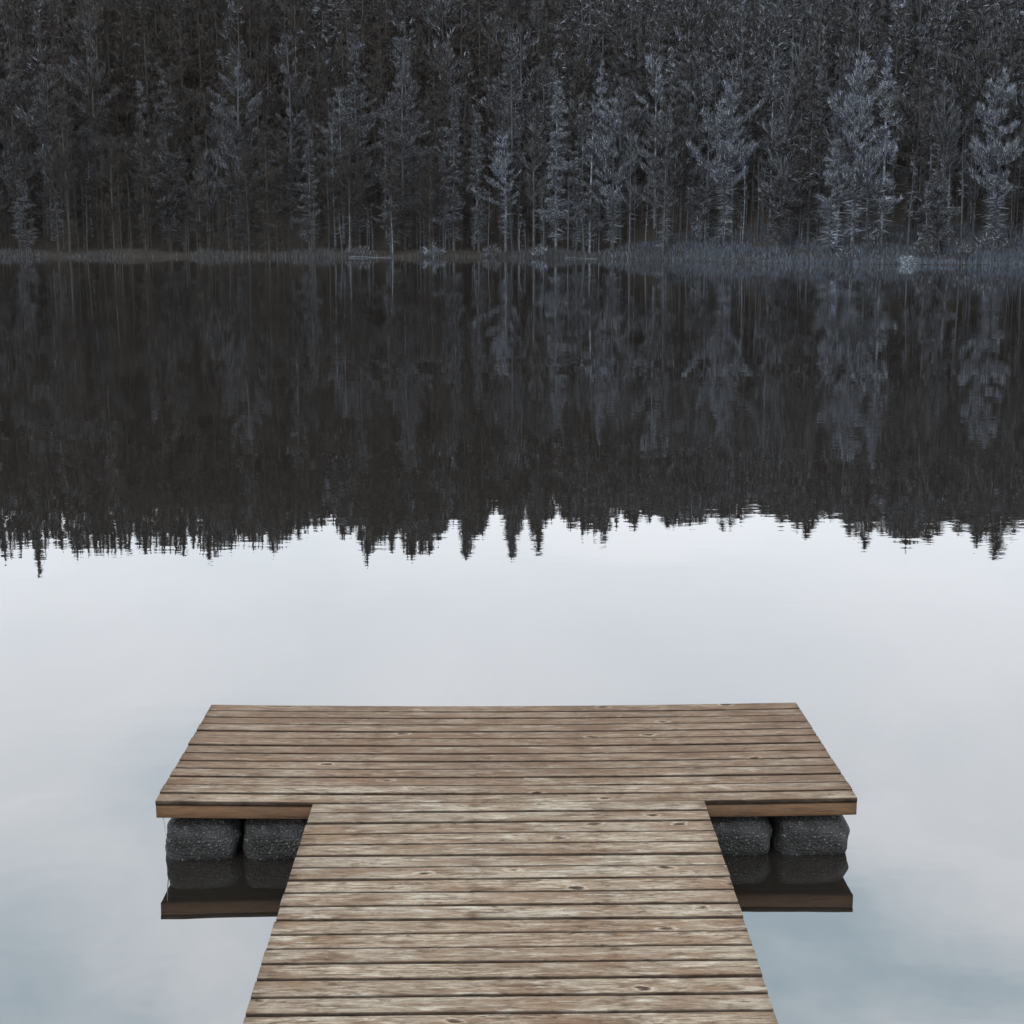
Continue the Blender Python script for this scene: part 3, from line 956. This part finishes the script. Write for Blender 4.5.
def make_dock():
    rng = np.random.default_rng(21)
    deck_m, fas_m = wood('weathered_deck_wood', tint=1.06), wood('brown_fascia_wood', fascia=True)
    under_m = plain('dark_wet_timber', [(.3, (.018, .015, .012)), (.7, (.05, .04, .03))], scale=6)
    root = empty('floating_dock', (DOCK_X, DOCK_Y, 0), PSI)
    tag(root, 'weathered wooden T-shaped dock on black floats reaching out over the still lake', 'dock')
    # cross platform
    b = Boards()
    N = 13
    pitch = (DEPTH + .0) / N
    y = 0.0
    for k in range(N):
        gap = rng.uniform(.015, .020)
        w = pitch + (rng.uniform(-.004, .004) if 0 < k < N - 1 else 0)
        b.board(-WID / 2 + rng.normal(0, .0014), WID / 2 + rng.normal(0, .0014), y, y + w - gap, deck_z, BT, rng, 44)
        y += w
    b.build('platform_deck', deck_m, root)
    # walkway
    b = Boards()
    zc = deck_z(0) + .004
    m = -.010
    while m > -13.6:
        w = .1365 + rng.uniform(-.004, .004)
        gap = rng.uniform(.008, .0125)
        cx = WX + WH * m
        zf = lambda x, m=m: zc - WS * m + .0
        b.board(cx - WW / 2 + rng.normal(0, .0014), cx + WW / 2 + rng.normal(0, .0014), m - w + gap, m, zf, BT, rng, 22)
        m -= w
    b.build('walkway_deck', deck_m, root)
    # fascia boards round the platform
    top = lambda x: deck_z(x) - BT - .002
    bot = lambda x: deck_z(x) - .097
    wl, wr = WX - WW / 2 + .012, WX + WW / 2 - .012
    for (a, c) in ((-WID / 2 + .003, WX), (WX + .002, WID / 2 - .003)):
        beam('fascia_board', a, c, .003, .031, top, bot, fas_m, root, rng)
    beam('fascia_board', -WID / 2 + .003, WID / 2 - .003, DEPTH - .05, DEPTH - .022, top, bot, fas_m, root, rng)
    for x in (-WID / 2 + .003, WID / 2 - .031):
        zt = deck_z(x)
        beam('fascia_board', x, x + .028, .0365, DEPTH - .0525, lambda y, z=zt: z - BT - .002, lambda y, z=zt: z - .097, fas_m, root, rng, along='y')
    # joists under the platform and stringers under the walkway
    for x in np.linspace(-1.5, 1.5, 6):
        zt = deck_z(x)
        beam('joist', x - .024, x + .024, .040, DEPTH - .056, lambda y, z=zt: z - BT - .004, lambda y, z=zt: z - .092, under_m, root, rng, along='y')
    for dx in (-WW / 2 + .03, -.35, .35, WW / 2 - .078):
        x = WX + dx
        o = beam('stringer', x, x + .048, -13.5, -.02, lambda y: zc - WS * y - BT - .004, lambda y: zc - WS * y - .15, under_m, root, rng, along='y')
    # floats: pebbled black plastic, bulging blocks with rounded ends
    t = NT('pebbled_black_plastic')
    ob = t.n('ShaderNodeTexCoord').outputs['Object']
    v = t.n('ShaderNodeTexVoronoi', {'Vector': ob, 'Scale': 75.0})
    peb = v.outputs['Distance']
    rc = t.n('ShaderNodeSeparateColor', {'Color': v.outputs['Color']}).outputs[0]
    big = t.noise(ob, 7.0, 4, .6)
    spot = t.math('MULTIPLY', t.ramp(peb, [(.12, 1), (.38, 0)]), t.ramp(t.math('MULTIPLY', rc, t.math('ADD', big, .42)), [(.42, 0), (.95, .62)]))
    col = t.mix(spot, t.ramp(big, [(.35, (.012, .0105, .0095)), (.68, (.030, .029, .029))]), (.34, .34, .35))
    hh = t.math('ADD', t.math('MULTIPLY', peb, -.010), t.math('MULTIPLY', big, .006))
    bp = t.n('ShaderNodeBump', {'Height': hh, 'Distance': 1.0, 'Strength': .8}).outputs[0]
    fm = t.out(t.n('ShaderNodeBsdfPrincipled', {'Base Color': col, 'Roughness': .6, 'Specular IOR Level': .2, 'Normal': bp}).outputs[0])

    def float_mesh(sx, sy, sz, e=3.4, eh=8.0):
        nu, nv = 96, 44
        V, F = [], []
        sg = lambda c, p: math.copysign(abs(c) ** p, c)
        for j in range(nv + 1):
            th = -math.pi / 2 + math.pi * j / nv
            for i in range(nu):
                a = 2 * math.pi * i / nu
                p = 2 / e
                x = sg(math.cos(th), p) * sg(math.cos(a), 2 / eh)
                yy = sg(math.cos(th), p) * sg(math.sin(a), 2 / eh)
                z = sg(math.sin(th), p)
                dn = .012 * math.sin(x * 5 + yy * 9) * math.sin(z * 6 + x * 3)
                bl = 1 - .05 * ((z * sz / 2 - .035) / .12) ** 2 + .008 * math.sin(z * 19 + x * 3)
                V.append((x * (sx / 2 * bl + dn), yy * (sy / 2 - .19 * (1 - bl) + dn), z * sz / 2))
        for j in range(nv):
            for i in range(nu):
                i2 = (i + 1) % nu
                F.append((j * nu + i, j * nu + i2, (j + 1) * nu + i2, (j + 1) * nu + i))
        return mesh_np('float', V, F, smooth=True)
    fmesh = float_mesh(.41, .80, .345, 3.0, 7.0)
    fmesh.materials.append(fm)
    for x, y in ((-1.675, .40), (-1.25, .40), (-.78, .40), (.79, .40), (1.255, .40), (1.675, .40), (-1.66, 1.26), (-1.21, 1.26), (1.22, 1.26), (1.66, 1.26)):
        o = link('float', fmesh, None, root)
        o.location = (x, y, .062 + rng.normal(0, .002))
        o.rotation_euler = (0, rng.normal(0, .015), rng.normal(0, .01))
    # deck screws: pairs over every joist, on the near boards
    # thin line hanging from the corner into the water
    P = []
    a = np.array([-WID / 2 + .035, .02, .262]); c = np.array([-WID / 2 + .085, .05, -.06])
    for i in range(14):
        q = i / 13
        p = a + (c - a) * q + np.array([.012 * math.sin(q * 3.1), 0, 0]) * -1
        P.append(p)
    V, F = [], []
    for p in P:
        for k in range(6):
            t_ = k * math.pi / 3
            V.append((p[0] + .0028 * math.cos(t_), p[1] + .0028 * math.sin(t_), p[2]))
    for i in range(13):
        for k in range(6):
            F.append((i * 6 + k, i * 6 + (k + 1) % 6, (i + 1) * 6 + (k + 1) % 6, (i + 1) * 6 + k))
    lm = plain('pale_line', [(.3, (.3, .32, .34)), (.7, (.42, .44, .46))], scale=30)
    o = link('mooring_line', mesh_np('mooring_line', V, F, smooth=True), lm)
    o.location = (DOCK_X, DOCK_Y, 0); o.rotation_euler = (0, 0, PSI)
    tag(o, 'thin pale line hanging from the left front corner of the dock into the water', 'mooring line')


# ------------------------------------------------------------------ sky, sun, camera
def make_haze():
    V = [(-1600, -1000, -3.9), (1600, -1000, -3.9), (1600, 1900, -3.9), (-1600, 1900, -3.9), (-1600, -1000, 62), (1600, -1000, 62), (1600, 1900, 62), (-1600, 1900, 62)]
    F = [(0, 3, 2, 1), (4, 5, 6, 7), (0, 1, 5, 4), (1, 2, 6, 5), (2, 3, 7, 6), (3, 0, 4, 7)]
    me = mesh_np('haze', V, F)
    t = NT('added_haze')
    v = t.n('ShaderNodeVolumePrincipled', {'Color': (.98, .80, .68, 1), 'Density': HAZE, 'Anisotropy': 0.0})  # warm thin haze, added to raise the darkest tones of the forest
    t.n('ShaderNodeOutputMaterial', {'Volume': v.outputs[0]})
    tag(link('haze', me, t.m), 'thin haze added to lift the dark tones of the far forest', 'haze', kind='stuff')


def make_light():
    w = bpy.data.worlds.new('World'); SC.world = w; w.use_nodes = True
    t = NT(w, world=True)
    el, az = math.radians(48), math.radians(200)
    sky = t.n('ShaderNodeTexSky', sky_type='NISHITA', sun_disc=False, sun_elevation=el, sun_rotation=az,
              air_density=1.0, dust_density=2.0, ozone_density=1.0)
    d = t.n('ShaderNodeTexCoord').outputs['Generated']
    s = t.n('ShaderNodeSeparateXYZ', {0: d})
    zz = t.math('ADD', t.math('ABSOLUTE', s.outputs[2]), .12)
    pv = t.n('ShaderNodeCombineXYZ', {0: t.math('DIVIDE', s.outputs[0], zz), 1: t.math('DIVIDE', s.outputs[1], zz), 2: 0.0}).outputs[0]
    n1 = t.noise(t.mapping(pv, (1.7, 1.3, 1), (4.3, .6, 0)), 1.0, 5, .5, .5)
    n2 = t.noise(t.mapping(pv, (3.6, 2.4, 1), (1.3, 2.2, 0)), 1.0, 5, .55, .4)
    veil = t.math('ADD', t.math('MULTIPLY', n1, .7), t.math('MULTIPLY', n2, .3))
    # an even veil low down that breaks into blue-grey patches higher up
    hi = t.ramp(s.outputs[2], [(.29, 0), (.45, 1)])
    fac = t.math('MULTIPLY', t.ramp(veil, [(.40, 0), (.60, 1)]), t.math('ADD', .17, t.math('MULTIPLY', hi, .83)))
    col = t.mix(fac, (.985, 1.012, 1.045), (.47, .61, .685))
    lum = t.ramp(s.outputs[2], [(0, .88), (.24, .94), (.36, 1.08), (.5, 1.25), (1, 1.3)])
    col = t.mix(1.0, col, lum, 'MULTIPLY')
    bg1 = t.n('ShaderNodeBackground', {'Color': sky.outputs[0], 'Strength': .1}).outputs[0]
    bg2 = t.n('ShaderNodeBackground', {'Color': col, 'Strength': 2.5}).outputs[0]
    mx = t.n('ShaderNodeMixShader', {0: .88, 1: bg1, 2: bg2}).outputs[0]
    t.n('ShaderNodeOutputWorld', {'Surface': mx})
    L = bpy.data.lights.new('sun', 'SUN')
    L.energy = .9; L.angle = math.radians(14); L.color = (1, .97, .93)
    o = bpy.data.objects.new('sun', L); COL.objects.link(o)
    # from behind the camera, a little to the left
    dirn = np.array([math.sin(az) * math.cos(el), math.cos(az) * math.cos(el), math.sin(el)])
    from mathutils import Vector
    o.rotation_euler = Vector(dirn).to_track_quat('Z', 'Y').to_euler()
    o.location = (0, -20, 30)


def make_camera():
    from mathutils import Matrix
    cam = bpy.data.cameras.new('camera')
    cam.sensor_width = 36; cam.lens = F_PX / 1024 * 36
    cam.clip_start = .1; cam.clip_end = 5000
    o = bpy.data.objects.new('camera', cam); COL.objects.link(o)
    o.matrix_world = Matrix.Translation((0, 0, CAM_H)) @ Matrix.Rotation(math.pi / 2 - PITCH, 4, 'X') @ Matrix.Rotation(ROLL, 4, 'Z')
    SC.camera = o


make_camera()
make_light()
make_terrain()
make_water()
make_forest()
make_shore()
make_dock()
make_haze()
vs = SC.view_settings
vs.view_transform = 'Standard'; vs.look = 'None'; vs.gamma = 1; vs.exposure = 0
SC.cycles.max_bounces = 6
SC.cycles.diffuse_bounces = 3
SC.cycles.glossy_bounces = 3
